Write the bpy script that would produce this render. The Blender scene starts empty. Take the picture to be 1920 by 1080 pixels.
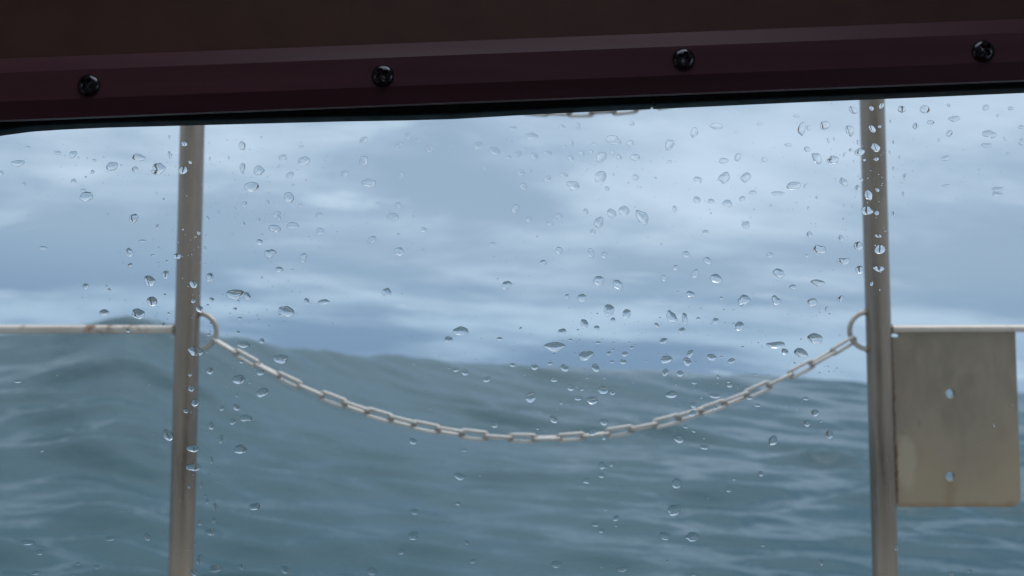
import bpy, bmesh, math, random
import numpy as np
from mathutils import Matrix, Vector, noise

random.seed(7)
scene = bpy.context.scene
COL = scene.collection
R = math.radians

# ------------------------------------------------------------------ camera, boat attitude, sky, sun, exposure
FPX, CX, CY = 1663.0, 960.0, 540.0            # focal length of the photograph in its own pixels
PITCH = R(4.2)                                # camera tilted up relative to the boat
EYE = 1.5                                     # eye height over the mean sea level
BOAT = Matrix.Translation((0, 0, EYE)) @ Matrix.Rotation(R(0.80), 4, 'X') @ Matrix.Rotation(R(-3.04), 4, 'Y')
GLASS_Y, RAIL_Y = 0.402, 0.92

cam_data = bpy.data.cameras.new('camera')
cam = bpy.data.objects.new('camera', cam_data)
COL.objects.link(cam)
cam.matrix_world = BOAT @ Matrix.Rotation(R(90) + PITCH, 4, 'X')
cam_data.sensor_width = 36.0
cam_data.lens = 36.0 * FPX / 1920.0
cam_data.clip_start = 0.01
cam_data.clip_end = 20000
cam_data.dof.use_dof = True
cam_data.dof.focus_distance = 0.41
cam_data.dof.aperture_fstop = 13.0
scene.camera = cam

SUN_EL, SUN_AZ = R(60), R(108)                # azimuth measured from straight ahead, positive to starboard
world = bpy.data.worlds.new('World')
scene.world = world
world.use_nodes = True


class NT:
    """small helper for node trees"""
    def __init__(self, tree):
        self.t = tree
        tree.nodes.clear()

    def n(self, kind, **kw):
        nd = self.t.nodes.new(kind)
        for k, v in kw.items():
            if k.startswith('i_'):
                key = k[2:].replace('_', ' ')
                nd.inputs[key].default_value = v
            else:
                setattr(nd, k, v)
        return nd

    def l(self, a, b):
        self.t.links.new(a, b)

    def math(self, op, a, b=None, clamp=False):
        nd = self.t.nodes.new('ShaderNodeMath')
        nd.operation = op
        nd.use_clamp = clamp
        for i, v in enumerate((a, b)):
            if v is None:
                continue
            if isinstance(v, (int, float)):
                nd.inputs[i].default_value = v
            else:
                self.l(v, nd.inputs[i])
        return nd.outputs[0]

    def maprange(self, v, a, b, c, d, smooth=True):
        nd = self.t.nodes.new('ShaderNodeMapRange')
        nd.interpolation_type = 'SMOOTHSTEP' if smooth else 'LINEAR'
        self.l(v, nd.inputs[0])
        for i, x in enumerate((a, b, c, d)):
            nd.inputs[i + 1].default_value = x
        return nd.outputs[0]

    def mix(self, f, a, b, mode='MIX'):
        nd = self.t.nodes.new('ShaderNodeMix')
        nd.data_type = 'RGBA'
        nd.blend_type = mode
        for s, v in ((nd.inputs[0], f), (nd.inputs[6], a), (nd.inputs[7], b)):
            if isinstance(v, (int, float)):
                s.default_value = v
            elif isinstance(v, tuple):
                s.default_value = v if len(v) == 4 else (*v, 1)
            else:
                self.l(v, s)
        return nd.outputs[2]

    def noise(self, vec, scale, detail=4, rough=0.5, dist=0.0):
        nd = self.t.nodes.new('ShaderNodeTexNoise')
        if vec is not None:
            self.l(vec, nd.inputs['Vector'])
        nd.inputs['Scale'].default_value = scale
        nd.inputs['Detail'].default_value = detail
        nd.inputs['Roughness'].default_value = rough
        nd.inputs['Distortion'].default_value = dist
        return nd.outputs[0]

    def mapping(self, vec, scale=(1, 1, 1), loc=(0, 0, 0), rot=(0, 0, 0)):
        nd = self.t.nodes.new('ShaderNodeMapping')
        self.l(vec, nd.inputs[0])
        nd.inputs['Location'].default_value = loc
        nd.inputs['Rotation'].default_value = rot
        nd.inputs['Scale'].default_value = scale
        return nd.outputs[0]


def build_sky():
    t = NT(world.node_tree)
    out = t.n('ShaderNodeOutputWorld')
    bg = t.n('ShaderNodeBackground')
    tc = t.n('ShaderNodeTexCoord')
    nrm = t.n('ShaderNodeVectorMath', operation='NORMALIZE')
    t.l(tc.outputs['Generated'], nrm.inputs[0])
    sep = t.n('ShaderNodeSeparateXYZ')
    t.l(nrm.outputs[0], sep.inputs[0])
    z = t.math('MAXIMUM', sep.outputs[2], 0.0)
    den = t.math('ADD', z, 0.21)
    comb = t.n('ShaderNodeCombineXYZ')
    t.l(t.math('DIVIDE', sep.outputs[0], den), comb.inputs[0])
    t.l(t.math('DIVIDE', sep.outputs[1], den), comb.inputs[1])
    p = comb.outputs[0]
    # broad cloud deck, long streaks across the view
    m1 = t.mapping(p, scale=(0.42, 0.66, 1), loc=(-4.6, 8.9, 3.0), rot=(0, 0, R(9)))
    n1 = t.noise(m1, 0.9, 5, 0.52, 0.35)
    m2 = t.mapping(p, scale=(0.7, 0.95, 1), loc=(9.3, 3.2, 7.0), rot=(0, 0, R(-6)))
    n2 = t.noise(m2, 1.5, 6, 0.55, 0.5)
    m3 = t.mapping(p, scale=(0.9, 1.5, 1), loc=(4.4, -2.1, 1.0), rot=(0, 0, R(5)))
    n3 = t.noise(m3, 2.6, 7, 0.62, 0.6)
    c = t.math('ADD', t.math('ADD', t.math('MULTIPLY', n1, 0.60), t.math('MULTIPLY', n2, 0.28)), t.math('MULTIPLY', n3, 0.12))
    f = t.maprange(c, 0.42, 0.56, 0.0, 1.0)
    low = t.maprange(z, 0.02, 0.14, 0.0, 1.0)
    dark = t.mix(low, (0.148, 0.242, 0.382), (0.250, 0.345, 0.465))
    lite = t.mix(low, (0.300, 0.425, 0.570), (0.455, 0.557, 0.682))
    cloud = t.mix(f, dark, lite)
    # whitish breaks in the deck
    m4 = t.mapping(p, scale=(0.55, 1.3, 1), loc=(1.9, 5.3, 4.0), rot=(0, 0, R(-4)))
    n4 = t.noise(m4, 1.3, 6, 0.6, 0.4)
    cloud = t.mix(t.maprange(n4, 0.57, 0.70, 0.0, 0.8), cloud, (0.55, 0.67, 0.79))
    # an overcast sky brightens and loses colour towards the zenith
    up = t.maprange(z, 0.42, 1.00, 0.0, 1.0)
    cloud = t.mix(up, cloud, t.mix(f, (1.05, 1.20, 1.38), (1.30, 1.44, 1.60)))
    sky = t.n('ShaderNodeTexSky', sky_type='NISHITA', sun_disc=False,
              sun_elevation=SUN_EL, sun_rotation=SUN_AZ)
    sk = t.mix(1.0, sky.outputs[0], (0.08, 0.08, 0.08), 'MULTIPLY')
    col = t.mix(0.93, sk, cloud)
    t.l(col, bg.inputs[0])
    bg.inputs[1].default_value = 1.0
    t.l(bg.outputs[0], out.inputs[0])


build_sky()
sun_data = bpy.data.lights.new('sun', 'SUN')
sun_data.energy = 0.9
sun_data.angle = R(50)
sun_data.color = (1.0, 0.95, 0.88)
sun = bpy.data.objects.new('sun', sun_data)
COL.objects.link(sun)
_d = Vector((math.sin(SUN_AZ) * math.cos(SUN_EL), math.cos(SUN_AZ) * math.cos(SUN_EL), math.sin(SUN_EL)))
sun.rotation_euler = _d.to_track_quat('Z', 'Y').to_euler()

vs = scene.view_settings
vs.view_transform = 'Standard'
vs.look = 'None'
vs.exposure = 0.48
vs.gamma = 1.0
scene.cycles.use_denoising = True
scene.cycles.max_bounces = 16
scene.cycles.transmission_bounces = 12
scene.cycles.transparent_max_bounces = 16
scene.cycles.diffuse_bounces = 5
scene.cycles.sample_clamp_indirect = 6.0


# ------------------------------------------------------------------ helpers
def at(x, y, Y):
    """boat-frame point (origin at the eye) on the plane at distance Y for a photograph pixel"""
    u, v = (x - CX) / FPX, (CY - y) / FPX
    t = Y / (math.cos(PITCH) - v * math.sin(PITCH))
    return Vector((t * u, Y, t * (math.sin(PITCH) + v * math.cos(PITCH))))


def tag(o, label=None, category=None, group=None, kind=None):
    for k, v in (('label', label), ('category', category), ('group', group), ('kind', kind)):
        if v:
            o[k] = v
    return o


def mesh_obj(name, me, mat, parent=None, base=None, boat=True):
    if mat and not me.materials:
        me.materials.append(mat)
    o = bpy.data.objects.new(name, me)
    COL.objects.link(o)
    if parent:
        o.parent = parent
        if base is not None:
            o.location = base
    else:
        b = Matrix.Translation(base) if base is not None else Matrix.Identity(4)
        o.matrix_world = (BOAT @ b) if boat else b
    return o


def empty(name, base):
    o = bpy.data.objects.new(name, None)
    COL.objects.link(o)
    o.empty_display_size = 0.05
    o.matrix_world = BOAT @ Matrix.Translation(base)
    return o


def to_mesh(bm, name, smooth=True, angle=40):
    bmesh.ops.recalc_face_normals(bm, faces=bm.faces)
    for f in bm.faces:
        f.smooth = smooth
    if smooth:
        lim = R(angle)
        for e in bm.edges:
            if len(e.link_faces) == 2 and e.calc_face_angle(0) > lim:
                e.smooth = False
    me = bpy.data.meshes.new(name)
    bm.to_mesh(me)
    bm.free()
    return me


def bm_box(bm, a, b):
    a, b = Vector(a), Vector(b)
    M = Matrix.Translation((a + b) / 2) @ Matrix.Diagonal((*(b - a), 1))
    return bmesh.ops.create_cube(bm, size=1, matrix=M)['verts']


def bm_tube(bm, pts, rads, seg=16, caps=True, up=Vector((0, 1, 0))):
    """swept round bar through pts"""
    rings = []
    n = len(pts)
    for i, p in enumerate(pts):
        a = pts[max(i - 1, 0)]
        b = pts[min(i + 1, n - 1)]
        t = (b - a).normalized()
        s = t.cross(up)
        if s.length < 1e-6:
            s = t.cross(Vector((1, 0, 0)))
        s.normalize()
        w = s.cross(t)
        r = rads[i] if isinstance(rads, (list, tuple)) else rads
        rings.append([bm.verts.new(p + r * (math.cos(k * 2 * math.pi / seg) * s + math.sin(k * 2 * math.pi / seg) * w)) for k in range(seg)])
    for A, B in zip(rings, rings[1:]):
        for k in range(seg):
            bm.faces.new((A[k], A[(k + 1) % seg], B[(k + 1) % seg], B[k]))
    if caps:
        bm.faces.new(rings[0])
        bm.faces.new(rings[-1])


def bm_lathe(bm, prof, seg=24, M=Matrix.Identity(4)):
    """profile (radius, height) turned round local Z"""
    rings = []
    for r, h in prof:
        if r < 1e-7:
            rings.append([bm.verts.new(M @ Vector((0, 0, h)))])
        else:
            rings.append([bm.verts.new(M @ Vector((r * math.cos(k * 2 * math.pi / seg), r * math.sin(k * 2 * math.pi / seg), h))) for k in range(seg)])
    for A, B in zip(rings, rings[1:]):
        for k in range(seg):
            k2 = (k + 1) % seg
            if len(A) == 1:
                bm.faces.new((A[0], B[k], B[k2]))
            elif len(B) == 1:
                bm.faces.new((A[k], A[k2], B[0]))
            else:
                bm.faces.new((A[k], A[k2], B[k2], B[k]))


def holed_wall(bm, outer, inner, d0, d1, put):
    """four-sided wall with a four-sided opening; put(a, b, depth) -> Vector"""
    V = [[bm.verts.new(put(a, b, d)) for a, b in loop] for loop in (outer, inner) for d in (d0, d1)]
    o0, o1, i0, i1 = V
    for k in range(4):
        j = (k + 1) % 4
        bm.faces.new((o0[k], o0[j], i0[j], i0[k]))
        bm.faces.new((o1[k], o1[j], i1[j], i1[k]))
        bm.faces.new((i0[k], i0[j], i1[j], i1[k]))
        bm.faces.new((o0[k], o0[j], o1[j], o1[k]))


# ------------------------------------------------------------------ materials
def new_mat(name):
    m = bpy.data.materials.new(name)
    m.use_nodes = True
    t = NT(m.node_tree)
    out = t.n('ShaderNodeOutputMaterial')
    return m, t, out


def principled(t, out, **kw):
    b = t.n('ShaderNodeBsdfPrincipled')
    for k, v in kw.items():
        s = b.inputs[k.replace('_', ' ')]
        if hasattr(v, 'is_linked') or hasattr(v, 'links'):
            t.l(v, s)
        else:
            s.default_value = v
    t.l(b.outputs[0], out.inputs[0])
    return b


def bump(t, b, h, dist, strength=1.0):
    nd = t.n('ShaderNodeBump')
    nd.inputs['Strength'].default_value = strength
    nd.inputs['Distance'].default_value = dist
    t.l(h, nd.inputs['Height'])
    t.l(nd.outputs[0], b.inputs['Normal'])


def weathered_steel(name, c0, c1, rust, rust_lo, metallic=0.45, rough=0.42, warm_down=None, streak=(1, 1, 1), wear=None):
    m, t, out = new_mat(name)
    tc = t.n('ShaderNodeTexCoord')
    v = tc.outputs['Object']
    n1 = t.noise(t.mapping(v, scale=streak), 40, 6, 0.6, 0.4)
    col = t.mix(t.maprange(n1, 0.32, 0.68, 0, 1), (*c0, 1), (*c1, 1))
    if warm_down:
        sep = t.n('ShaderNodeSeparateXYZ')
        t.l(v, sep.inputs[0])
        zz = t.math('ADD', sep.outputs[2], t.math('MULTIPLY', t.noise(v, 9, 3), 0.25))
        col = t.mix(t.maprange(zz, warm_down[0], warm_down[1], 1, 0), col, (*warm_down[2], 1))
    n2 = t.noise(v, 55, 8, 0.62, 0.8)
    n3 = t.noise(v, 11, 3, 0.5, 0.2)
    rf = t.maprange(t.math('ADD', t.math('MULTIPLY', n2, 0.5), t.math('MULTIPLY', n3, 0.5)), rust_lo, rust_lo + 0.10, 0, 0.85)
    col = t.mix(rf, col, (*rust, 1))
    if wear:
        col = wear(t, v, n2, col)
    b = principled(t, out, Base_Color=col, Metallic=metallic)
    t.l(t.math('ADD', t.math('MULTIPLY', rf, 0.35), t.maprange(n1, 0.3, 0.7, rough - 0.08, rough + 0.12)), b.inputs['Roughness'])
    bump(t, b, n2, 0.0006, 0.5)
    return m


def joint_dirt(t, v, n, col):
    # brown grime rubbed into the bends of each link
    sep = t.n('ShaderNodeSeparateXYZ')
    t.l(v, sep.inputs[0])
    ax = t.math('ADD', t.math('ABSOLUTE', sep.outputs[0]), t.math('MULTIPLY', n, 0.004))
    return t.mix(t.maprange(ax, 0.0125, 0.0165, 0.0, 0.5), col, (0.13, 0.09, 0.07, 1))


def plate_stains(t, v, n, col):
    # rust creeping up from the lower edge, a run of rust under the lower hole, a scuffed pale patch by the post
    sep = t.n('ShaderNodeSeparateXYZ')
    t.l(v, sep.inputs[0])
    x, z = sep.outputs[0], sep.outputs[2]
    wob = t.math('MULTIPLY', n, 0.014)
    col = t.mix(t.maprange(t.math('ADD', z, wob), PLATE_Z + 0.006, PLATE_Z + 0.014, 0.5, 0.0), col, (0.24, 0.125, 0.055, 1))
    dx = t.math('ABSOLUTE', t.math('SUBTRACT', t.math('ADD', x, t.math('MULTIPLY', n, 0.012)), HOLE_X + 0.003))
    run = t.math('MULTIPLY', t.maprange(dx, 0.000, 0.010, 0.38, 0.0), t.maprange(z, HOLE_Z - 0.004, HOLE_Z + 0.012, 1.0, 0.0))
    col = t.mix(run, col, (0.28, 0.17, 0.08, 1))
    ex = t.math('DIVIDE', t.math('SUBTRACT', x, 0.026), 0.011)
    ez = t.math('DIVIDE', t.math('SUBTRACT', z, PLATE_Z + 0.045), 0.030)
    rr = t.math('ADD', t.math('ADD', t.math('MULTIPLY', ex, ex), t.math('MULTIPLY', ez, ez)), t.math('MULTIPLY', n, 1.2))
    return t.mix(t.maprange(rr, 0.9, 1.9, 0.28, 0.0), col, (0.62, 0.56, 0.44, 1))


PLATE_Z, HOLE_Z, HOLE_X = 0.844, 0.874, 0.073     # lower edge and lower hole, measured from the post's foot
M_POST = weathered_steel('post_steel', (0.215, 0.172, 0.140), (0.35, 0.285, 0.235), (0.20, 0.085, 0.035), 0.58, 0.6, 0.30,
                         (0.70, 1.00, (0.62, 0.47, 0.35)), (1, 1, 0.12))
M_RAIL = weathered_steel('rail_steel', (0.55, 0.48, 0.42), (0.68, 0.60, 0.54), (0.25, 0.12, 0.06), 0.525, 0.3, 0.42, None, (0.3, 1, 1))
M_RING = weathered_steel('ring_steel', (0.40, 0.36, 0.32), (0.55, 0.50, 0.45), (0.20, 0.09, 0.05), 0.60, 0.5, 0.33)
M_LINK = weathered_steel('chain_steel', (0.58, 0.535, 0.50), (0.72, 0.68, 0.64), (0.16, 0.09, 0.06), 0.60, 0.3, 0.40, wear=joint_dirt)
M_WELD = weathered_steel('weld_bead', (0.20, 0.16, 0.13), (0.30, 0.245, 0.20), (0.20, 0.09, 0.04), 0.50, 0.3, 0.5)
M_PLATE = weathered_steel('plate_steel', (0.255, 0.208, 0.158), (0.335, 0.275, 0.212), (0.23, 0.12, 0.055), 0.575, 0.35, 0.45,
                          (0.92, 1.12, (0.42, 0.325, 0.22)), (1, 1, 0.5), plate_stains)


def simple(name, c, rough=0.5, metallic=0.0, nscale=30, var=0.15, bmp=0.0005, streak=(1, 1, 1), ior=1.4):
    m, t, out = new_mat(name)
    tc = t.n('ShaderNodeTexCoord')
    n = t.noise(t.mapping(tc.outputs['Object'], scale=streak), nscale, 6, 0.6)
    f = t.maprange(n, 0.25, 0.75, 0, 1)
    col = t.mix(f, tuple(x * (1 - var) for x in c), tuple(x * (1 + var) for x in c))
    b = principled(t, out, Base_Color=col, Metallic=metallic, IOR=ior)
    t.l(t.maprange(n, 0.3, 0.7, rough * 0.85, rough * 1.15), b.inputs['Roughness'])
    bump(t, b, n, bmp, 0.4)
    return m


M_PANEL = simple('brown_lining', (0.104, 0.046, 0.038), 0.6, 0.0, 60, 0.12, 0.0006)
M_STRIP = simple('bronze_strip', (0.104, 0.038, 0.051), 0.48, 0.0, 50, 0.22, 0.0004, (0.05, 1, 1))
M_RUBBER = simple('black_rubber', (0.012, 0.012, 0.016), 0.45, 0.0, 90, 0.2, 0.0004)
M_SCREW = simple('black_screw', (0.09, 0.085, 0.095), 0.20, 0.9, 200, 0.2, 0.0001)
M_RECESS = simple('screw_recess', (0.01, 0.01, 0.012), 0.5, 0.5, 200, 0.2, 0.0001)
M_CEIL = simple('cabin_lining', (0.66, 0.60, 0.56), 0.7, 0.0, 8, 0.08, 0.001)
M_SOLE = simple('cabin_sole', (0.05, 0.035, 0.03), 0.6, 0.0, 20, 0.15, 0.001)
M_EDGE = simple('edge_glint', (0.80, 0.76, 0.78), 0.35, 0.2, 80, 0.1, 0.0001)  # thin glint along the strip's lower edge, put into a pale colour
M_HULL = simple('white_gelcoat', (0.75, 0.74, 0.71), 0.35, 0.0, 3, 0.06, 0.0003)
M_DECK = simple('pale_deck_paint', (0.48, 0.465, 0.44), 0.6, 0.0, 60, 0.15, 0.002)


def make_glass():
    m, t, out = new_mat('window_glass')
    fr = t.n('ShaderNodeFresnel')
    fr.inputs['IOR'].default_value = 1.45
    tr = t.n('ShaderNodeBsdfTransparent')
    tr.inputs[0].default_value = (0.985, 0.995, 0.99, 1)
    gl = t.n('ShaderNodeBsdfGlossy')
    gl.inputs['Roughness'].default_value = 0.0
    mx = t.n('ShaderNodeMixShader')
    t.l(fr.outputs[0], mx.inputs[0])
    t.l(tr.outputs[0], mx.inputs[1])
    t.l(gl.outputs[0], mx.inputs[2])
    t.l(mx.outputs[0], out.inputs[0])
    return m


def make_drop_water():
    m, t, out = new_mat('drop_water')
    g = t.n('ShaderNodeBsdfGlass')
    g.inputs['IOR'].default_value = 1.333
    g.inputs['Roughness'].default_value = 0.0
    g.inputs['Color'].default_value = (1, 1, 1, 1)
    t.l(g.outputs[0], out.inputs[0])
    return m


def make_sea_water():
    m, t, out = new_mat('sea_water')
    geo = t.n('ShaderNodeNewGeometry')
    v = geo.outputs['Position']
    n1 = t.noise(t.mapping(v, scale=(0.7, 1.0, 1)), 2.2, 4, 0.55, 0.3)
    n2 = t.noise(t.mapping(v, scale=(0.75, 1.0, 1), loc=(5, 2, 0)), 7.0, 3, 0.5, 0.2)
    h = t.math('ADD', n1, t.math('MULTIPLY', n2, 0.22))
    b = principled(t, out, Base_Color=(0.012, 0.052, 0.068, 1), Roughness=0.08, IOR=1.333)
    bump(t, b, h, 0.05, 0.6)
    return m


M_GLASS, M_DROP, M_SEA = make_glass(), make_drop_water(), make_sea_water()


# ------------------------------------------------------------------ sea
def crest_tables(u):
    px = [-500, -200, 0, 100, 160, 205, 240, 280, 320, 400, 480, 560, 640, 780, 900, 1000, 1200, 1350, 1450, 1610, 1910, 2300]
    py = [668, 645, 632, 622, 607, 596, 592, 595, 606, 627, 640, 653, 664, 672, 679, 688, 694, 700, 708, 718, 738, 762]
    dd = [14, 14, 14, 14, 14, 14, 14, 14.2, 14.5, 15, 16, 17, 18, 20, 21.5, 22.5, 24.5, 26, 27, 28, 29, 30]
    M = (BOAT @ Matrix.Rotation(R(90) + PITCH, 4, 'X')).to_3x3()
    us, zs = [], []
    for x, y, d in zip(px, py, dd):
        v = M @ Vector(((x - CX) / FPX, (CY - y) / FPX, -1))
        us.append(v.x / v.y)
        zs.append(EYE + d * v.z / v.y + 0.02)
    uu = np.clip(u, us[0], us[-1])
    return np.interp(uu, us, zs), np.interp(uu, us, dd)


def build_sea():
    rng = np.random.RandomState(11)
    dense = np.arange(-50, 50.01, 0.18)
    rest = np.arange(53, 308, 3.0)
    az = np.radians(np.concatenate([dense, rest]))
    nr = 820
    r = 1.0 * (9000.0 / 1.0) ** (np.linspace(0, 1, nr))
    A, RR = np.meshgrid(az, r)
    X, Y = RR * np.sin(A), RR * np.cos(A)
    dr = RR * (math.log(9000.0) / (nr - 1))
    Z = np.zeros_like(X)
    for i in range(110):
        lam = 0.42 * (11.0 / 0.42) ** (i / 109.0)
        th = rng.normal(0, 0.30) - 0.03
        k = 2 * math.pi / lam
        kx, ky = math.sin(th) * k, math.cos(th) * k
        ph = rng.uniform(0, 2 * math.pi)
        amp = 0.0135 * lam ** 0.95 / (1 + (lam / 1.7) ** 2.0) * lam / (lam + 0.25) * rng.uniform(0.5, 1.3)
        damp = np.clip((lam / dr - 2.2) / 2.0, 0, 1) * (1 + np.clip((RR - 14) / 26, 0, 1) * 1.9 * (lam / 2.4) ** 1.4)
        s = 0.5 + 0.5 * np.sin(kx * X + ky * Y + ph)
        Z += amp * damp * (2 * s - 1)
    # far field: long low swells keep the horizon slightly uneven
    for lam, amp, th, ph in ((23, 0.16, 0.35, 0.4), (37, 0.22, 0.1, 2.2), (61, 0.2, -0.3, 1.0)):
        k = 2 * math.pi / lam
        damp = np.clip((lam / dr - 3) / 4.0, 0, 1)
        Z += amp * damp * np.sin(k * (math.sin(th) * X + math.cos(th) * Y) + ph) * np.clip((RR - 34) / 40, 0, 1)
    # sharpen the crests and flatten the troughs
    sg = np.interp(RR, [4, 8, 14, 25, 50], [0.045, 0.05, 0.07, 0.12, 0.18])
    Z = sg * (np.exp(1.15 * np.tanh(Z / sg / 2.3)) - 1.1) / 0.5
    Z *= np.interp(RR, [10, 16, 25, 50], [1.15, 1.0, 0.78, 0.7])
    E = np.zeros_like(X)
    for _ in range(9):
        lam, th, ph = rng.uniform(2.8, 11), rng.uniform(-1.2, 1.2), rng.uniform(0, 6.283)
        E += np.sin(2 * math.pi / lam * (math.sin(th) * X + math.cos(th) * Y) + ph)
    Z *= np.where(RR < 60, np.clip(0.84 + 0.14 * E, 0.48, 1.22), 1.0)
    Z *= 0.92 + 0.08 * np.clip((RR - 7) / 9, 0, 1)
    # a long swell lifts ahead of the boat and hides the horizon: crest height over crest bearing
    Zc, Dc = crest_tables(X / np.maximum(Y, 0.05))
    front, back = np.maximum(0.24 * Dc, 3.6), 0.40 * Dc
    t_ = np.where(Y < Dc, (Dc - Y) / front, (Y - Dc) / back)
    Z = Z * (1 - 0.35 * np.exp(-t_ ** 2)) + np.where(Y > 0.5, Zc * np.exp(-np.abs(t_) ** 1.25), 0)
    nA = len(az)
    co = np.stack([X, Y, Z], -1).reshape(-1, 3).astype(np.float32)
    i = np.arange(nr - 1)[:, None] * nA
    j = np.arange(nA)[None, :]
    j2 = (j + 1) % nA
    F = np.stack([i + j, i + j2, i + nA + j2, i + nA + j], -1).reshape(-1, 4)
    me = bpy.data.meshes.new('sea')
    me.vertices.add(len(co))
    me.vertices.foreach_set('co', co.ravel())
    me.loops.add(F.size)
    me.loops.foreach_set('vertex_index', F.ravel().astype(np.int32))
    me.polygons.add(len(F))
    me.polygons.foreach_set('loop_start', (np.arange(len(F)) * 4).astype(np.int32))
    me.polygons.foreach_set('use_smooth', np.ones(len(F), bool))
    me.update(calc_edges=True)
    me.flip_normals()
    o = mesh_obj('sea', me, M_SEA, boat=False)
    tag(o, 'choppy blue grey sea with a swell rising behind the bare rail', None, None, 'structure')


build_sea()

# ------------------------------------------------------------------ the boat round the window (boat frame, eye at the origin)
SLOPE = 0.0402
ALPHA = math.atan(SLOPE)
WALL0, WALL1 = 0.385, 0.409
EX, EZ = Vector((math.cos(ALPHA), 0, math.sin(ALPHA))), Vector((-math.sin(ALPHA), 0, math.cos(ALPHA)))
ORG = at(960, 190.4, WALL0)                   # middle of the strip's lower edge


def win(s, q, Y):
    """point in the window plane: s along the strip, q up from the strip's lower edge, at depth Y"""
    p = ORG + EX * s + EZ * q
    return Vector((p.x, Y, p.z))


WS0, WS1, WQ0 = -0.300, 0.330, -0.330         # ends and bottom of the window opening
DECK_Z, ROOF_Z = -1.0, 0.92
CX0, CX1, CY0 = -1.25, 1.15, -1.75


def build_boat():
    bm = bmesh.new()
    inner = [win(WS0, WQ0, 0), win(WS1, WQ0, 0), win(WS1, 0.004, 0), win(WS0, 0.004, 0)]
    outer = [(CX0, DECK_Z), (CX1, DECK_Z), (CX1, ROOF_Z), (CX0, ROOF_Z)]
    holed_wall(bm, outer, [(p.x, p.z) for p in inner], WALL0, WALL1, lambda a, b, d: Vector((a, d, b)))
    me = to_mesh(bm, 'cabin_front_wall', False)
    o = mesh_obj('wall_front', me, M_PANEL)
    me.materials.append(M_HULL)
    for f in me.polygons:
        if all(me.vertices[i].co.y > WALL0 + 0.01 for i in f.vertices):
            f.material_index = 1
    tag(o, 'dark brown cabin lining above the window strip', kind='structure')
    bm = bmesh.new()
    holed_wall(bm, [(CY0, DECK_Z), (WALL0, DECK_Z), (WALL0, ROOF_Z), (CY0, ROOF_Z)],
               [(-0.95, -0.35), (-0.15, -0.35), (-0.15, 0.45), (-0.95, 0.45)], CX1, CX1 + 0.03, lambda a, b, d: Vector((d, a, b)))  # unseen side opening, added to let light into the cabin
    tag(mesh_obj('wall_starboard', to_mesh(bm, 'wall_starboard', False), M_CEIL), kind='structure')
    bm = bmesh.new()
    holed_wall(bm, [(CY0, DECK_Z), (WALL0, DECK_Z), (WALL0, ROOF_Z), (CY0, ROOF_Z)],
               [(-0.95, 0.05), (-0.55, 0.05), (-0.55, 0.45), (-0.95, 0.45)], CX0 - 0.03, CX0, lambda a, b, d: Vector((d, a, b)))  # smaller unseen opening, also added for light inside
    tag(mesh_obj('wall_port', to_mesh(bm, 'wall_port', False), M_CEIL), kind='structure')
    bm = bmesh.new()
    holed_wall(bm, [(CX0 - 0.03, CY0 - 0.03), (CX1 + 0.03, CY0 - 0.03), (CX1 + 0.03, WALL1 + 0.05), (CX0 - 0.03, WALL1 + 0.05)],
               [(-0.40, -0.55), (0.42, -0.55), (0.42, 0.12), (-0.40, 0.12)], ROOF_Z, ROOF_Z + 0.04, lambda a, b, d: Vector((a, b, d)))  # unseen hatch, added so daylight brightens the strip's upper bevel
    tag(mesh_obj('ceiling', to_mesh(bm, 'ceiling', False), M_CEIL), kind='structure')
    for nm, a, b, mt in (('wall_aft', (CX0, CY0 - 0.03, DECK_Z), (CX1, CY0, ROOF_Z), M_CEIL),
                         ('floor', (CX0, CY0, DECK_Z + 0.004), (CX1, WALL0, DECK_Z + 0.02), M_SOLE),
                         ('deck', (-2.6, CY0 - 0.6, DECK_Z - 0.05), (2.6, 1.06, DECK_Z), M_DECK),
                         ('hull', (-2.6, CY0 - 0.6, DECK_Z - 1.0), (2.6, 1.02, DECK_Z - 0.052), M_HULL)):
        bm = bmesh.new()
        bm_box(bm, a, b)
        tag(mesh_obj(nm, to_mesh(bm, nm, False), mt), kind='structure')


build_boat()


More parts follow.
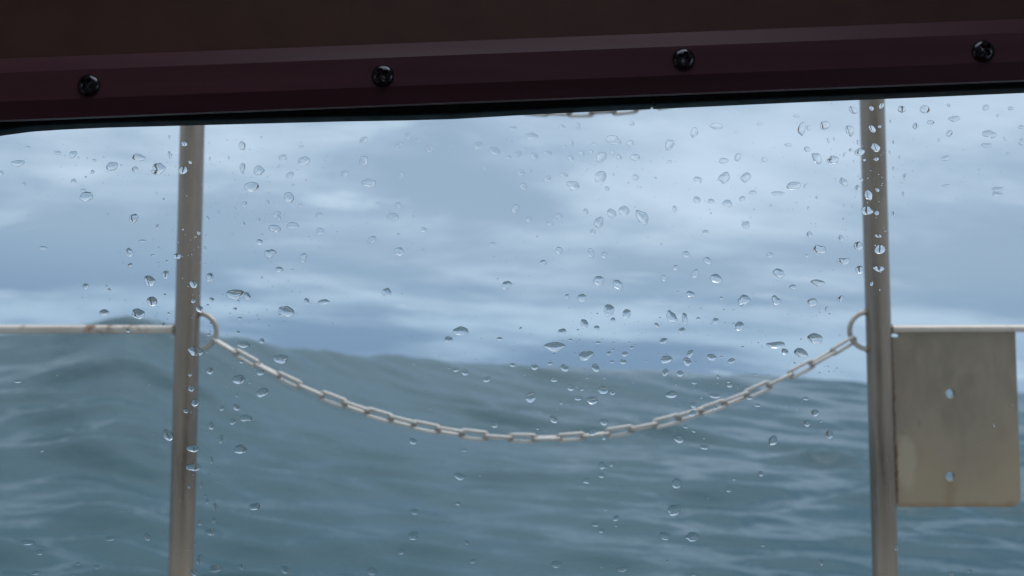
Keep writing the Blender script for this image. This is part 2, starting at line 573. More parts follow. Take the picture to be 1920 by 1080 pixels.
def build_window():
    base = win((WS0 + WS1) / 2, WQ0, WALL0)
    root = empty('cabin_window', base)
    tag(root, 'wet cabin window with bronze screwed strip and black rubber seal', 'window', None, 'thing')

    def W(s, q, Y):
        return win(s, q, Y) - base

    # clamp strips: sloped upper face, flat middle, sloped lower face and a small lip
    top, f1, f2, lip = 0.0283, 0.0206, 0.0077, 0.0
    Yw, Yf = WALL0 - 0.0002, WALL0 - 0.0042
    prof = [(top, Yw), (top - 0.0006, Yw - 0.0012), (f1, Yf), (f2, Yf), (lip + 0.0002, Yw - 0.0016), (lip + 0.0002, Yw)]

    def bar(name, pt, L):
        bm = bmesh.new()
        n = 60
        rows = []
        for i in range(n + 1):
            a = L[0] + (L[1] - L[0]) * i / n
            rows.append([bm.verts.new(pt(a, q, Y)) for q, Y in prof])
        for P, Q in zip(rows, rows[1:]):
            for k in range(len(prof)):
                k2 = (k + 1) % len(prof)
                bm.faces.new((P[k], P[k2], Q[k2], Q[k]))
        bm.faces.new(rows[0])
        bm.faces.new(rows[-1])
        return mesh_obj(name, to_mesh(bm, name, True, 8), M_STRIP, root)

    strips = [bar('clamp_strip', lambda a, q, Y: W(a, q, Y), (WS0 - 0.03, WS1 + 0.03)),
              bar('clamp_strip', lambda a, q, Y: W(a, WQ0 - q, Y), (WS0 - 0.03, WS1 + 0.03)),
              bar('clamp_strip', lambda a, q, Y: W(WS0 - q - 0.002, a, Y), (WQ0 + 0.001, -0.001)),
              bar('clamp_strip', lambda a, q, Y: W(WS1 + q + 0.002, a, Y), (WQ0 + 0.001, -0.001))]

    bm = bmesh.new()
    rows = []
    for i in range(61):
        a = WS0 - 0.03 + (WS1 - WS0 + 0.06) * i / 60
        rows.append([bm.verts.new(W(a, q, Y)) for q, Y in ((0.00015, Yw - 0.0016), (-0.00020, Yw - 0.0013), (-0.00020, Yw), (0.00015, Yw))])
    for P, Q in zip(rows, rows[1:]):
        for k in range(4):
            bm.faces.new((P[k], P[(k + 1) % 4], Q[(k + 1) % 4], Q[k]))
    mesh_obj('glint_bead', to_mesh(bm, 'glint_bead', True, 20), M_EDGE, strips[0])  # narrow bead added to carry the painted glint

    # pan-head screws with a cross recess
    bm = bmesh.new()
    rad, hgt, nseg = 0.0049, 0.0021, 40
    rings = []
    for r in np.linspace(0, 1, 15):
        ring = []
        for k in range(nseg):
            a = k * 2 * math.pi / nseg
            x, z = r * math.cos(a), r * math.sin(a)
            h = hgt * math.sqrt(max(0, 1 - (r * 0.985) ** 2.6))
            arm = min(abs(x), abs(z))
            if max(abs(x), abs(z)) < 0.60 and arm < 0.17:
                h -= 0.0017 * (1 - max(abs(x), abs(z)) * 0.8)
            ring.append(bm.verts.new((x * rad, -h, z * rad)))
            if r == 0:
                break
        rings.append(ring)
    for A, B in zip(rings, rings[1:]):
        for k in range(nseg):
            k2 = (k + 1) % nseg
            if len(A) == 1:
                bm.faces.new((A[0], B[k], B[k2]))
            else:
                bm.faces.new((A[k], A[k2], B[k2], B[k]))
    scr = to_mesh(bm, 'screw', True, 50)
    spots = [(-384, 178), (167, 160), (718, 142), (1282, 111), (1843, 96), (2405, 73)]
    for i, (x, y) in enumerate(spots):
        p = at(x, y, Yf)
        o = mesh_obj('screw', scr, M_SCREW, strips[0], p - base)
        o.rotation_euler = (0, R((12, 35, 62, 20, 48, 5)[i]), 0)
    for i in range(4):
        p = win(WS0 + 0.05 + 0.176 * i, WQ0 - 0.014, Yf)
        mesh_obj('screw', scr, M_SCREW, strips[1], p - base)

    # rubber seal: straight outer edge under the strip, wavy inner edge with rounded corners
    def seal_y(x):
        xs = [-150, -60, 0, 60, 120, 200, 330, 640, 760, 850, 960, 1100, 1219, 1224, 1500, 1700, 1920, 2100, 2300]
        ys = [300, 268, 255, 247, 243, 239.5, 236, 228, 226, 223.5, 217, 210, 204.8, 204.8, 192, 184, 174.5, 168, 160]
        return float(np.interp(x, xs, ys))
    inner = []
    SY = WALL0 + 0.004
    for x in list(range(-150, 1219, 12)) + [1219, 1221, 1223, 1225] + list(range(1236, 2301, 12)):
        y = seal_y(x)
        if x in (1221, 1223):
            y -= 4.5
        p = at(x, y, GLASS_Y - 0.0052) - ORG
        inner.append((p.dot(EX), p.dot(EZ)))
    s1, q1 = inner[-1]
    s0, q0 = inner[0]
    right, left = WS1 - 0.006, WS0 + 0.006
    for k in range(1, 9):
        a = k / 8 * math.pi / 2
        inner.append((s1 + (right - s1) * math.sin(a), q1 - 0.03 * (1 - math.cos(a))))
    ntop = len(inner)
    inner += [(right, WQ0 + 0.03), (right - 0.01, WQ0 + 0.012), (right - 0.03, WQ0 + 0.006), (left + 0.03, WQ0 + 0.006), (left + 0.01, WQ0 + 0.012), (left, WQ0 + 0.03), (left, q0 - 0.03), (left + 0.008, q0 - 0.012)]

    def out_pt(i, s, q):
        if i < ntop:
            return (min(max(s, WS0), WS1), 0.003) if i < ntop - 8 else (WS1, 0.003 if i < ntop - 4 else q)
        return (WS1 if s > 0.2 else WS0 if s < WS0 + 0.03 else s, q if WQ0 + 0.02 < q else WQ0)
    bm = bmesh.new()
    rows = []
    for i, (s, q) in enumerate(inner):
        so, qo = out_pt(i, s, q)
        ds, dq = so - s, qo - q
        ln = math.hypot(ds, dq) or 1
        us, uq = ds / ln, dq / ln
        rows.append([bm.verts.new(W(so, qo, WALL0 + 0.0006)), bm.verts.new(W(s + us * 0.0016, q + uq * 0.0016, WALL0 + 0.0010)),
                     bm.verts.new(W(s + us * 0.0004, q + uq * 0.0004, WALL0 + 0.0022)), bm.verts.new(W(s, q, SY)), bm.verts.new(W(s, q, GLASS_Y - 0.0052)),
                     bm.verts.new(W(so, qo, GLASS_Y - 0.0052))])
    n = len(rows)
    for i in range(n):
        A, B = rows[i], rows[(i + 1) % n]
        for k in range(5):
            bm.faces.new((A[k], A[k + 1], B[k + 1], B[k]))
    mesh_obj('rubber_seal', to_mesh(bm, 'rubber_seal', True, 35), M_RUBBER, root)

    bm = bmesh.new()
    P = [W(s, q, Y) for Y in (GLASS_Y - 0.005, GLASS_Y) for s, q in ((WS0, WQ0), (WS1, WQ0), (WS1, 0.003), (WS0, 0.003))]
    v = [bm.verts.new(p) for p in P]
    for f in ((0, 1, 2, 3), (4, 5, 6, 7)):
        bm.faces.new([v[i] for i in f])
    me = bpy.data.meshes.new('glass_pane')
    for k in range(4):
        bm.faces.new((v[k], v[(k + 1) % 4], v[4 + (k + 1) % 4], v[4 + k]))
    bmesh.ops.recalc_face_normals(bm, faces=bm.faces)
    bm.to_mesh(me)
    bm.free()
    mesh_obj('glass_pane', me, M_GLASS, root)


build_window()

# ------------------------------------------------------------------ railing: posts, rails, rings, plate
MPP = RAIL_Y / FPX * 1.0                      # metres per photograph pixel at the railing (about)
PR = 0.0124


def half_ring(p_top, p_bot, bulge, wire, side):
    """welded half ring between two points of a post, bulging sideways"""
    bm = bmesh.new()
    c = (p_top + p_bot) / 2
    rz = (p_top - p_bot).length / 2
    pts = []
    for k in range(25):
        a = math.pi / 2 - math.pi * k / 24
        pts.append(Vector((c.x + side * bulge * math.cos(a), c.y, c.z + rz * math.sin(a))))
    pts = [pts[0] - Vector((side * 0.006, 0, 0))] + pts + [pts[-1] - Vector((side * 0.006, 0, 0))]
    bm_tube(bm, pts, wire / 2, 12)
    return bm


def rail_bar(bm, a, b, r, wob=0.0005):
    pts = []
    for k in range(30):
        f = k / 29
        pts.append(a.lerp(b, f) + Vector((0, 0, wob * math.sin(f * 9))))
    bm_tube(bm, pts, r, 14, True, Vector((0, 0, 1)))


def weld_bead(bm, c, axis, r, n=16, bead=0.0016):
    axis = axis.normalized()
    s = axis.cross(Vector((0, 1, 0)))
    if s.length < 1e-4:
        s = axis.cross(Vector((1, 0, 0)))
    s.normalize()
    w = s.cross(axis)
    pts = [c + r * (math.cos(k * 2 * math.pi / n) * s + math.sin(k * 2 * math.pi / n) * w) for k in range(n + 1)]
    bm_tube(bm, pts, [bead * (0.8 + 0.4 * (k % 2)) for k in range(n + 1)], 8, False, axis)


def build_stanchion(name, label, px_top, px_mid, rail_px, rail_r, rail_end, rings, plate):
    """px: photograph position of the post axis at two heights"""
    a, b = at(px_top[0], px_top[1], RAIL_Y), at(px_mid[0], px_mid[1], RAIL_Y)
    xa = (a.x + b.x) / 2
    lean = (a.x - b.x) / (a.z - b.z)
    X = lambda z: b.x + lean * (z - b.z)
    foot = Vector((X(DECK_Z), RAIL_Y, DECK_Z))
    root = empty(name, foot)
    tag(root, label, 'railing', 'railing posts outside the window')
    top = 0.52
    bm = bmesh.new()
    zs = list(np.linspace(DECK_Z, top, 24))
    pts = [Vector((X(z), RAIL_Y, z)) - foot for z in zs]
    pts += [Vector((X(top), RAIL_Y, top + 0.004)) - foot, Vector((X(top), RAIL_Y, top + 0.007)) - foot]
    bm_tube(bm, pts, [PR] * len(zs) + [PR * 0.85, PR * 0.45], 32)
    po = mesh_obj('post', to_mesh(bm, 'post'), M_POST, root)
    bm = bmesh.new()
    bm_lathe(bm, [(0, 0.001), (0.040, 0.001), (0.040, 0.006), (0.038, 0.008), (0.018, 0.008), (0.014, 0.016), (0, 0.016)], 28)
    fl = mesh_obj('foot_flange', to_mesh(bm, 'foot_flange'), M_POST, root)
    bm = bmesh.new()
    bm_lathe(bm, [(0, 0.0085), (0.006, 0.0085), (0.006, 0.012), (0.004, 0.013), (0, 0.013)], 6)
    bolt = to_mesh(bm, 'bolt')
    for k in range(4):
        mesh_obj('bolt', bolt, M_POST, fl, Vector((0.029 * math.cos(R(45 + 90 * k)), 0.029 * math.sin(R(45 + 90 * k)), 0)))
    # rail
    s = 1 if rail_end > 0 else -1
    r0 = at(rail_px[0], rail_px[1], RAIL_Y)
    r0.x = X(r0.z) + s * PR * 0.6
    r1 = Vector((rail_end, RAIL_Y, r0.z + rail_px[2]))
    bm = bmesh.new()
    rail_bar(bm, r0 - foot, r1 - foot, rail_r)
    ra = mesh_obj('rail', to_mesh(bm, 'rail'), M_RAIL, root)
    bm = bmesh.new()
    c = Vector((X(r0.z) + s * (PR + 0.0006), RAIL_Y, r0.z)) - foot
    weld_bead(bm, c, Vector((1, 0, 0)), rail_r * 0.95)
    mesh_obj('weld_bead', to_mesh(bm, 'weld_bead'), M_WELD, ra)
    for (xt, yt, xb, yb, xm) in rings:
        pt, pb = at(xt, yt, RAIL_Y), at(xb, yb, RAIL_Y)
        sd = 1 if xm > xt else -1
        m = at(xm, (yt + yb) / 2, RAIL_Y)
        pt.x = X(pt.z) + sd * (PR - 0.002)
        pb.x = X(pb.z) + sd * (PR - 0.002)
        bm = half_ring(pt - foot, pb - foot, abs(m.x - (pt.x + pb.x) / 2), 0.0052, sd)
        rg = mesh_obj('chain_ring', to_mesh(bm, 'chain_ring'), M_RING, root)
        for p in (pt, pb):
            bm = bmesh.new()
            weld_bead(bm, p + Vector((sd * 0.0022, 0, 0)) - foot, Vector((1, 0, 0)), 0.0028, 12, 0.0012)
            mesh_obj('ring_weld', to_mesh(bm, 'ring_weld'), M_WELD, rg)
    if plate:
        # flat plate with two bolt holes, hung between post and rail
        py = RAIL_Y + 0.001
        cu = bpy.data.curves.new('plate_outline', 'CURVE')
        cu.dimensions = '2D'
        cu.fill_mode = 'BOTH'
        cu.extrude = 0.0018
        cu.bevel_depth = 0.0005
        cu.bevel_resolution = 1

        def spline(pts):
            sp = cu.splines.new('POLY')
            sp.points.add(len(pts) - 1)
            for q, (x, z) in zip(sp.points, pts):
                q.co = (x, z, 0, 1)
            sp.use_cyclic_u = True
        tl, tr, br = at(1662, 621, py), at(1901, 621, py), at(1912, 949, py)
        bl = at(1676, 949, py)
        rc = 0.0105
        corner = [(br.x - rc + rc * math.cos(R(a)), br.z + rc + rc * math.sin(R(a))) for a in range(0, -91, -10)]
        spline([(tl.x, tl.z), (tr.x, tr.z)] + corner + [(bl.x, bl.z)])

        def hole(x, y, rx, ry):
            c = at(x, y, py)
            spline([(c.x + rx * math.cos(k * math.pi / 12), c.z - ry * math.sin(k * math.pi / 12)) for k in range(24)])
        hole(1780, 738, 0.0050, 0.0052)
        hole(1780, 893, 0.0050, 0.0052)
        hole(1677, 629, 0.0052, 0.0024)
        tmp = bpy.data.objects.new('plate_tmp', cu)
        me = bpy.data.meshes.new_from_object(tmp)
        bpy.data.objects.remove(tmp)
        me.name = 'plate'
        me.materials.clear()
        me.transform(Matrix.Translation(Vector((0, py, 0)) - foot) @ Matrix.Rotation(R(90), 4, 'X'))
        for f in me.polygons:
            f.use_smooth = False
        tag(mesh_obj('plate', me, M_PLATE, root), 'dull grey steel plate with two bolt holes and rusty lower edge')
        bm = bmesh.new()
        z0, z1 = bl.z + 0.004, tl.z - 0.006
        pts = []
        for k in range(60):
            z = z0 + (z1 - z0) * k / 59
            pts.append(Vector((X(z) + PR + 0.0004, RAIL_Y - 0.0035, z)) - foot)
        bm_tube(bm, pts, [0.0016 + 0.0004 * ((k * 7) % 3 - 1) for k in range(60)], 8)
        mesh_obj('weld_seam', to_mesh(bm, 'weld_seam'), M_WELD, root)
    return root


build_stanchion('railing_post', 'steel railing post with bare horizontal rail and chain ring', (360.5, 245), (340, 1070),
                (300, 618, -0.001), 0.0046, -1.35, [(378, 587, 375, 656, 406), (380, -56, 379, 13, 414)], False)
build_stanchion('railing_post', 'steel railing post carrying rail and flat plate with two holes', (1635, 190), (1660, 1070),
                (1700, 617, 0.001), 0.0037, 1.35, [(1624, 585, 1626, 655, 1593), (1614, 62, 1616, 132, 1580)], True)


# ------------------------------------------------------------------ chains
def link_mesh():
    """straight-sided chain link lying in local XZ, long axis X; inner length = pitch"""
    d, inner_len, width = 0.0037, 0.0249, 0.0112
    rr = (width - d) / 2
    half = (inner_len + d) / 2 - rr
    pts = []
    for k in range(9):
        a = math.pi / 2 - math.pi * k / 8
        pts.append(Vector((half + rr * math.cos(a), 0, rr * math.sin(a))))
    for k in range(9):
        a = -math.pi / 2 - math.pi * k / 8
        pts.append(Vector((-half + rr * math.cos(a), 0, rr * math.sin(a))))
    bm = bmesh.new()
    seg, n = 10, len(pts)
    rings = []
    for i, p in enumerate(pts):
        t = (pts[(i + 1) % n] - pts[i - 1]).normalized()
        w = Vector((0, 1, 0))
        s = t.cross(w)
        rings.append([bm.verts.new(p + d / 2 * (math.cos(k * 2 * math.pi / seg) * s + math.sin(k * 2 * math.pi / seg) * w)) for k in range(seg)])
    for i in range(n):
        A, B = rings[i], rings[(i + 1) % n]
        for k in range(seg):
            bm.faces.new((A[k], A[(k + 1) % seg], B[(k + 1) % seg], B[k]))
    return to_mesh(bm, 'chain_link', True, 80)


LINK = link_mesh()


def build_chain(label, fx, x0, x1, n, rolls):
    """fx: photograph curve y(x); n links set along it"""
    xs = np.linspace(x0, x1, 1500)
    P = [at(x, fx(x), RAIL_Y) for x in xs]
    L = np.concatenate([[0], np.cumsum([(b - a).length for a, b in zip(P, P[1:])])])
    base = P[len(P) // 2]
    root = empty('chain', base)
    tag(root, label, 'chain', 'chains across the railing gap')
    rng = random.Random(int(x0) + n)
    for i in range(n):
        s = L[-1] * (i + 0.5) / n
        k = min(max(int(np.searchsorted(L, s)), 1), len(P) - 2)
        f = (s - L[k - 1]) / (L[k] - L[k - 1])
        p = P[k - 1].lerp(P[k], f)
        t = (P[k + 1] - P[k - 1]).normalized()
        ang = math.atan2(t.z, t.x)
        o = mesh_obj('chain_link', LINK, M_LINK, root, p - base)
        roll = rolls(i) + rng.uniform(-9, 9)
        M = Matrix.Rotation(-ang, 4, 'Y') @ Matrix.Rotation(R(roll), 4, 'X')
        o.rotation_euler = M.to_euler()
        o.scale = (L[-1] / n / 0.0249,) * 1 + (1, 1)
    return root


def low_curve(x):
    c = 1001.0
    k = (822 - 638) / (597.0 ** 2)
    return 822 - k * (x - c) ** 2


def high_curve(x):
    return 210.5 - 0.000514 * (x - 1072) ** 2


build_chain('pale steel chain sagging low between the two railing posts', low_curve, 404, 1600, 28,
            lambda i: (0 if i % 2 else 72) + 30 * math.sin(i * 0.5 + 0.6))
build_chain('steel chain mostly hidden above the window, its lowest links under the seal', high_curve, 412, 1584, 30,
            lambda i: (8 if i % 2 else 82) + 14 * math.sin(i * 0.7))

# ------------------------------------------------------------------ raindrops on the outer face of the glass
# per tile of the photograph (origin): x, y, width, height in thirds of a pixel
DROPS = {
 (0, 0): "155,830,30,20 325,860,36,24 365,875,12,12 410,868,50,40 100,918,75,40 8,972,30,26 530,903,26,20 582,885,14,10 630,935,66,55 780,885,78,42 760,952,40,32 955,872,18,44 890,950,85,66 1030,958,50,50 1070,913,20,20 1037,810,36,28 952,770,14,18 415,1018,30,28 520,968,20,28 135,1035,20,22 468,1070,36,20 1362,820,40,56 1180,893,12,22 1286,888,8,22 1590,886,46,36 1710,905,70,50 1838,888,12,24 1365,945,36,62 1455,960,66,54 1570,935,10,22 1630,985,44,40 1415,1050,84,60 1470,772,14,14 1695,825,28,16",
 (640, 0): "125,790,44,44 375,765,34,40 325,815,36,34 433,790,24,22 495,835,46,46 127,905,50,60 20,978,44,36 335,985,30,44 155,1030,80,50 768,818,46,44 862,848,60,44 940,882,36,20 993,868,44,34 1085,878,44,36 1160,862,48,28 1240,712,40,24 965,720,40,20 1070,765,70,40 1332,710,26,44 1635,695,30,30 1530,788,90,50 1625,805,40,36 1425,812,36,18 1352,865,30,36 1405,855,22,26 1462,885,58,66 1528,860,24,28 1562,885,30,32 1652,885,52,40 1740,910,16,14 1295,805,20,44 1255,825,24,18 1845,815,52,62 1845,910,30,20 1458,995,72,66 1010,970,48,30 1060,962,26,22 1252,985,44,30 1290,890,36,34 1305,1040,66,50 1025,1048,40,40 1655,998,40,34 810,945,24,22 1160,1005,40,32 1530,983,14,16 615,820,16,16 1495,1060,26,26",
 (1280, 0): "65,745,44,60 190,710,76,38 435,698,40,18 300,745,30,14 640,652,40,18 840,583,12,10 670,725,46,80 710,720,26,36 800,705,60,50 960,620,44,50 1062,610,26,30 1118,595,30,34 1232,615,46,44 1362,615,58,50 1495,592,20,20 1528,668,64,36 1395,688,44,26 1310,710,36,36 1168,682,14,18 1500,750,36,40 1725,755,86,44 1710,818,64,28 1705,605,40,36 1845,610,36,22 1905,715,40,24 1905,800,30,40 1773,650,18,20 940,735,46,70 1066,725,40,44 1108,712,20,20 1085,830,54,50 995,855,56,46 985,800,18,28 945,845,26,20 820,790,14,30 853,782,16,22 1022,900,18,16 1090,895,28,22 1185,800,12,24 1185,948,14,24 1218,885,10,22 1440,788,14,20 1480,890,46,32 595,815,44,22 755,890,54,68 845,900,70,48 908,870,14,24 310,885,40,44 230,905,56,36 460,898,34,30 700,840,40,30 235,1000,66,64 85,1010,46,36 355,998,60,56 625,1045,80,50 688,1048,16,24 905,1025,46,52 985,1060,36,40 1095,1068,24,22 1248,995,14,40 1480,1045,46,20 1770,1065,70,18 1828,868,26,20 1165,860,10,22 1808,775,16,12 1005,1010,20,20",
 (0, 360): "485,25,80,56 605,127,12,12 752,148,54,52 885,195,22,32 920,42,16,18 728,340,44,50 800,275,40,16 860,355,28,12 892,314,12,12 998,360,42,36 938,390,16,18 733,412,32,24 930,465,34,56 842,500,66,62 482,530,40,30 615,550,18,18 928,578,16,16 855,615,62,58 585,678,58,38 778,685,78,60 948,683,14,14 920,746,20,20 718,780,24,22 245,315,50,20 100,1065,40,20 1030,210,12,12 1118,230,20,22 1168,150,20,28 1150,320,22,32 1088,518,46,46 1088,612,28,26 1122,658,44,38 1180,480,40,54 1192,606,30,26 1322,575,92,66 1390,586,42,44 1322,658,24,18 1348,710,28,14 1456,720,12,10 1185,740,20,14 1340,790,22,18 1473,838,30,30 1370,860,76,34 1175,803,20,18 1610,672,86,68 1580,692,26,16 1578,940,86,50 1100,895,90,54 1180,1006,38,40 1358,955,24,20 1465,1015,46,36 1342,1055,72,54 1405,1072,12,12 1070,1026,24,22 1725,615,30,40 1820,618,70,24 1375,70,30,40 1303,30,10,14 1322,93,14,18 1316,148,12,16 1368,180,24,26 1452,160,24,32 1505,62,22,36 1568,145,22,36 1555,125,44,36 1625,30,60,60 1545,205,70,44 1645,190,72,40 1800,220,46,38 1460,280,36,32 1520,345,66,50 1705,372,40,60 1570,435,46,30 1795,130,40,28 1690,75,28,20 1645,438,20,10 1155,402,10,10 1158,248,10,14",
 (640, 360): "318,75,36,36 290,140,70,46 465,212,36,28 172,270,46,46 325,335,56,50 320,240,20,20 255,565,56,50 980,95,46,50 1055,155,30,30 1085,173,12,10 985,178,30,14 1175,178,40,24 1225,135,36,30 1375,110,30,36 1450,170,54,62 1415,225,32,28 1520,120,50,56 1590,105,56,60 1692,142,70,80 1225,330,40,46 1405,345,36,60 1478,355,34,36 1135,398,40,34 850,295,36,24 1875,95,24,40 1880,425,32,28 1815,485,26,36 879,490,14,12 930,525,54,56 1448,500,66,56 1555,522,54,60 1353,595,50,46 1270,588,24,30 1505,665,56,74 1605,685,50,54 1892,562,16,10 1528,720,28,30 1437,765,34,30 1367,742,48,52 1242,785,46,38 1008,768,16,18 672,782,90,52 603,832,50,40 890,825,36,18 392,814,12,10 1200,870,116,56 1375,920,80,56 1288,832,24,14 1340,835,12,10 1445,848,32,16 1505,907,24,24 1528,887,24,12 1533,847,12,10 1595,912,40,28 1633,875,24,16 1522,955,26,18 1585,955,40,28 1716,951,12,10 1827,942,66,46 1812,838,44,38 1774,750,28,30 1858,703,58,72 1792,708,14,12 1915,780,40,36 1430,990,44,50 1255,990,50,40 1087,985,40,36 1175,964,30,18 963,973,34,26 645,1000,36,22 697,1016,42,36 818,1055,40,34 1197,1056,44,26 1380,1046,16,10 1480,1047,16,10 1822,1015,36,44 1905,1022,38,36 408,967,12,10 1440,685,12,12",
 (1280, 360): "80,45,40,44 160,52,40,28 252,65,58,42 335,38,36,32 395,3,46,24 535,8,70,30 355,185,50,40 128,225,36,24 20,352,40,44 140,388,46,44 490,355,46,30 540,458,66,56 620,535,40,30 70,462,40,52 188,487,64,56 45,575,50,38 217,598,20,20 345,607,66,60 525,610,46,60 320,755,54,52 102,656,14,10 12,712,36,62 88,712,24,16 186,727,40,34 102,879,12,8 337,872,20,12 42,910,36,44 25,955,44,50 163,930,56,40 218,927,18,12 275,950,44,30 525,860,100,30 575,898,36,40 745,825,90,62 665,905,76,56 770,1017,14,8 198,1040,16,24 258,1068,22,16 65,1074,34,14 708,92,12,24 907,76,10,16 906,155,16,22 958,120,8,10 755,32,16,16 712,240,30,40 770,325,76,56 888,262,30,46 988,305,52,56 905,390,76,40 995,437,48,46 760,510,76,40 730,620,60,46 888,600,30,38 810,660,20,32 1045,18,48,60 1036,105,70,50 1092,118,26,26 1185,125,22,32 1110,323,62,56 1103,430,66,36 1100,247,40,20 1063,516,18,26 1240,12,12,30 1770,12,60,16 1890,88,8,10 700,358,20,16",
 (0, 720): "236,374,22,20 945,288,60,62 1075,25,36,36 1098,105,46,44 1045,152,28,24 1085,362,66,46 1088,468,84,44 1062,578,16,18 1475,48,66,54 1332,66,18,14 1330,132,40,36 1248,138,26,26 1382,192,72,38 1308,212,36,34 1188,235,36,44 1350,368,70,52 1242,310,20,50 1190,430,22,36 1218,474,10,12 1132,568,20,28 1218,548,12,12 1165,660,20,28 1210,692,24,48 1123,780,24,32 1203,767,20,26 1432,690,70,38 1185,833,52,40 1122,990,40,56 1210,1040,80,36 1090,1060,40,40 1360,1030,36,30 1603,1045,50,40 155,892,70,26 220,948,48,28 545,1028,36,22 440,1010,24,14 200,1063,50,16 620,870,60,24 828,860,36,40 408,1075,30,14 683,715,20,8",
 (640, 720): "1065,75,70,56 1290,22,40,36 1354,30,22,18 1473,35,60,44 1525,48,34,28 1330,80,44,26 1412,92,64,46 1237,106,22,20 1858,60,60,46 1882,4,10,10 1194,200,46,44 865,230,40,34 1477,215,46,36 1104,250,18,16 402,322,44,36 690,372,36,14 1900,310,56,46 1415,270,50,40 1478,300,24,30 665,520,56,44 1466,460,36,42 1520,452,22,26 1463,515,34,28 1380,545,40,34 1886,560,56,58 657,672,30,22 412,718,56,30 405,855,60,46 1872,710,76,64 1545,755,34,34 1545,795,20,18 1430,790,44,24 1462,825,30,26 338,945,38,28 706,893,30,24 1820,855,60,50 738,997,40,22 1210,1015,66,36 172,1055,50,48 1580,1042,60,30 1465,1030,16,12 1527,1014,10,8 1833,995,20,12 1487,705,16,16",
 (1280, 720): "265,8,36,24 182,68,66,26 105,78,20,10 60,120,34,32 55,165,40,36 375,78,40,22 185,133,22,14 18,240,30,20 62,265,24,16 420,120,40,18 122,355,50,28 692,82,36,20 745,163,46,40 776,210,18,12 700,222,40,36 826,283,42,52 508,318,54,54 290,535,22,14 260,595,34,26 440,505,30,30 55,860,80,50 452,907,30,10 1205,920,26,36 1755,230,14,26 1513,1066,30,22 1615,1053,28,18 62,1072,40,16 780,1005,30,30",
}


def drop_geo(w, h, theta, rng, seg=28, rho=(0.22, 0.42, 0.60, 0.75, 0.87, 0.95, 1.0), rough=1.0):
    """water drop: flat back at depth 0, domed front (outwards), uneven outline, belly pulled down"""
    big = min(1.0, max(w, h) / 0.006)
    am = [(k, rng.uniform(-1, 1) * (0.05 + 0.20 * big) * rough / (k - 0.4), rng.uniform(0, 6.283)) for k in (2, 3, 4, 5, 6)]
    tilt = rng.uniform(-0.35, 0.35) * rough
    H = min(w, h) / 2 * math.tan(theta / 2)
    apx, apz = rng.uniform(-0.10, 0.10) * w, -rng.uniform(0.12, 0.25) * h
    ct, st = math.cos(theta), math.sin(theta)
    V, F = [(apx, H, apz)], []
    for r in rho:
        hh = (math.sqrt(1 - (r * st) ** 2) - ct) / (1 - ct)
        for k in range(seg):
            a = k * 2 * math.pi / seg
            m = 1 + sum(c * math.cos(q * a + p) for q, c, p in am)
            x, z = w / 2 * m * math.cos(a), h / 2 * m * math.sin(a)
            x, z = x + tilt * z * (w / max(h, w)), z
            V.append((apx * (1 - r) + x * r, H * hh, apz * (1 - r) + z * r))
    n = len(rho)
    for k in range(seg):
        F.append((0, 1 + (k + 1) % seg, 1 + k))
        for i in range(n - 1):
            a, b = 1 + i * seg, 1 + (i + 1) * seg
            F.append((a + k, a + (k + 1) % seg, b + (k + 1) % seg, b + k))
    F.append(tuple(1 + (n - 1) * seg + k for k in range(seg)))
    return V, F


def column_of(x, y):
    l, r = 360.5 - 0.0248 * (y - 245), 1635 + 0.0284 * (y - 190)
    if x < l - 130:
        return 'far outside bare rail post'
    if x < l - 26:
        return 'just outside bare rail post'
    if x < l + 28:
        return 'over bare rail post'
    if x < l + 110:
        return 'just inside bare rail post'
    if x < l + 260:
        return 'hand inside bare rail post'
    if x < 860:
        return 'before middle of gap'
    if x < 1060:
        return 'at middle of gap'
    if x < 1200:
        return 'just past middle of gap'
    if x < 1350:
        return 'between mid gap and plate post'
    if x < r - 140:
        return 'a hand inside the plate post'
    if x < r - 28:
        return 'just inside the plate post'
    if x < r + 28:
        return 'over the plate post'
    if x < r + 90:
        return 'just outside the plate post'
    return 'well outside the plate post'


def row_of(x, y):
    hz = 640 + 0.053 * x
    if y < 292:
        return 'close under the seal'
    if y < 350:
        return 'high in the sky'
    if y < 430:
        return 'in upper mid sky'
    if y < hz - 130:
        return 'in lower mid sky'
    if y < hz - 52:
        return 'low in the sky'
    if y < hz + 4:
        return 'just above the wave line'
    if y < hz + 75:
        return 'just below the wave line'
    if y < 870:
        return 'on the middle water'
    if y < 985:
        return 'on the near water'
    return 'at the bottom water'


RANK = ['largest', 'second largest', 'third largest', 'fourth largest', 'fifth largest', 'sixth largest', 'seventh largest', 'eighth largest', 'ninth largest', 'tenth largest', 'eleventh largest', 'twelfth largest', 'thirteenth largest', 'fourteenth largest']


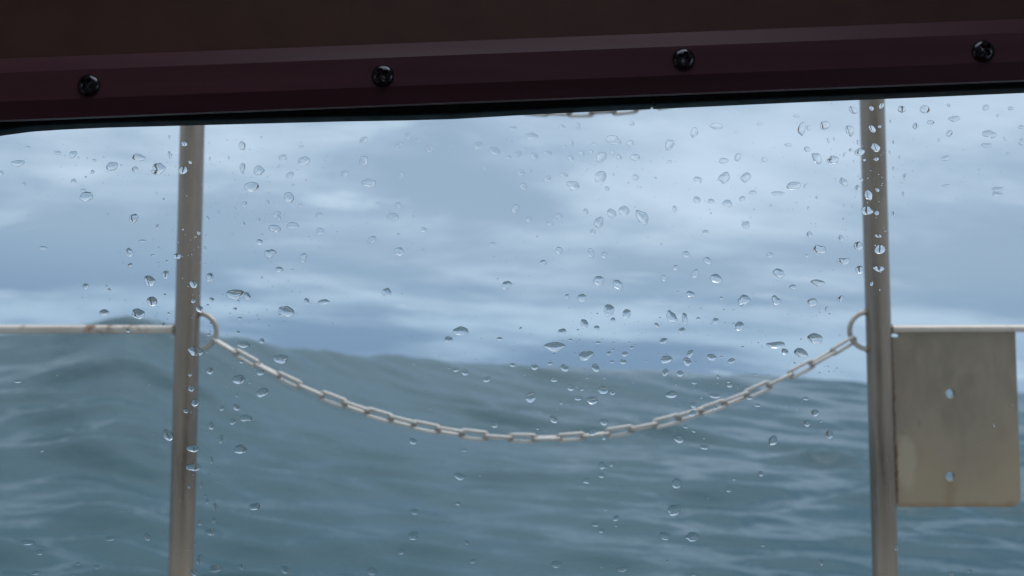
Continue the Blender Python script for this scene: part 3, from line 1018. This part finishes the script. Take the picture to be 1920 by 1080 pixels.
def build_drops():
    allp = []
    for (ox, oy), txt in DROPS.items():
        for it in txt.split():
            a, b, w, h = (float(q) for q in it.split(','))
            allp.append((ox + a / 3, oy + b / 3, w / 3, h / 3))
    allp.sort(key=lambda d: -d[2] * d[3])
    scale = GLASS_Y / FPX
    cells = {}
    rest_v, rest_f = [], []
    for i, (x, y, w, h) in enumerate(allp):
        rng = random.Random(i * 31 + 5)
        w, h = max(w, 0.55 * h) * 0.96, max(h, 0.42 * w) * 0.96
        hi = min(max((520 - y) / 200, 0), 1) * (1 if 420 < x < 1480 or x > 1720 else 0.3)
        th = R(rng.uniform(31, 40) - 9 * hi)
        base = at(x, y, GLASS_Y + 0.00004)
        V, F = drop_geo(w * scale, h * scale, th, rng)
        if i < 300:
            me = bpy.data.meshes.new('raindrop')
            me.from_pydata(V, [], F)
            sm = [True] * len(F)
            sm[-1] = False
            me.polygons.foreach_set('use_smooth', sm)
            me.update()
            o = mesh_obj('raindrop', me, M_DROP, None, base)
            key = (row_of(x, y), column_of(x, y))
            k = cells.get(key, 0)
            cells[key] = k + 1
            shape = 'wide' if w > 1.5 * h else 'tall' if h > 1.25 * w else 'rounded'
            tag(o, '%s raindrop %s, %s, %s' % (shape, key[0], key[1], RANK[min(k, 13)]), 'raindrop', 'raindrops on the window glass')
        else:
            n0 = len(rest_v)
            rest_v += [(vx + base.x, vy + base.y, vz + base.z) for vx, vy, vz in V]
            rest_f += [tuple(n0 + q for q in f) for f in F]
    # fine spray caught between the drops
    rng = random.Random(99)
    for _ in range(2000):
        c = allp[rng.randrange(len(allp))]
        x, y = c[0] + rng.gauss(0, 42), c[1] + rng.gauss(0, 34)
        if not (-60 < x < 1980 and 262 < y < 1120):
            continue
        s = rng.uniform(0.0002, 0.0006) * (1 if rng.random() < 0.9 else 1.7)
        base = at(x, y, GLASS_Y + 0.00004)
        V, F = drop_geo(s * rng.uniform(0.8, 1.3), s, R(rng.uniform(24, 42)), rng, 9, (0.5, 0.85, 1.0), 0.6)
        n0 = len(rest_v)
        rest_v += [(vx + base.x, vy + base.y, vz + base.z) for vx, vy, vz in V]
        rest_f += [tuple(n0 + q for q in f) for f in F]
    me = bpy.data.meshes.new('fine_spray')
    me.from_pydata(rest_v, [], rest_f)
    me.polygons.foreach_set('use_smooth', [len(f) < 5 for f in rest_f])
    me.update()
    o = mesh_obj('fine_spray', me, M_DROP)
    tag(o, 'fine specks of spray scattered between the raindrops on the glass', 'spray', None, 'stuff')


build_drops()
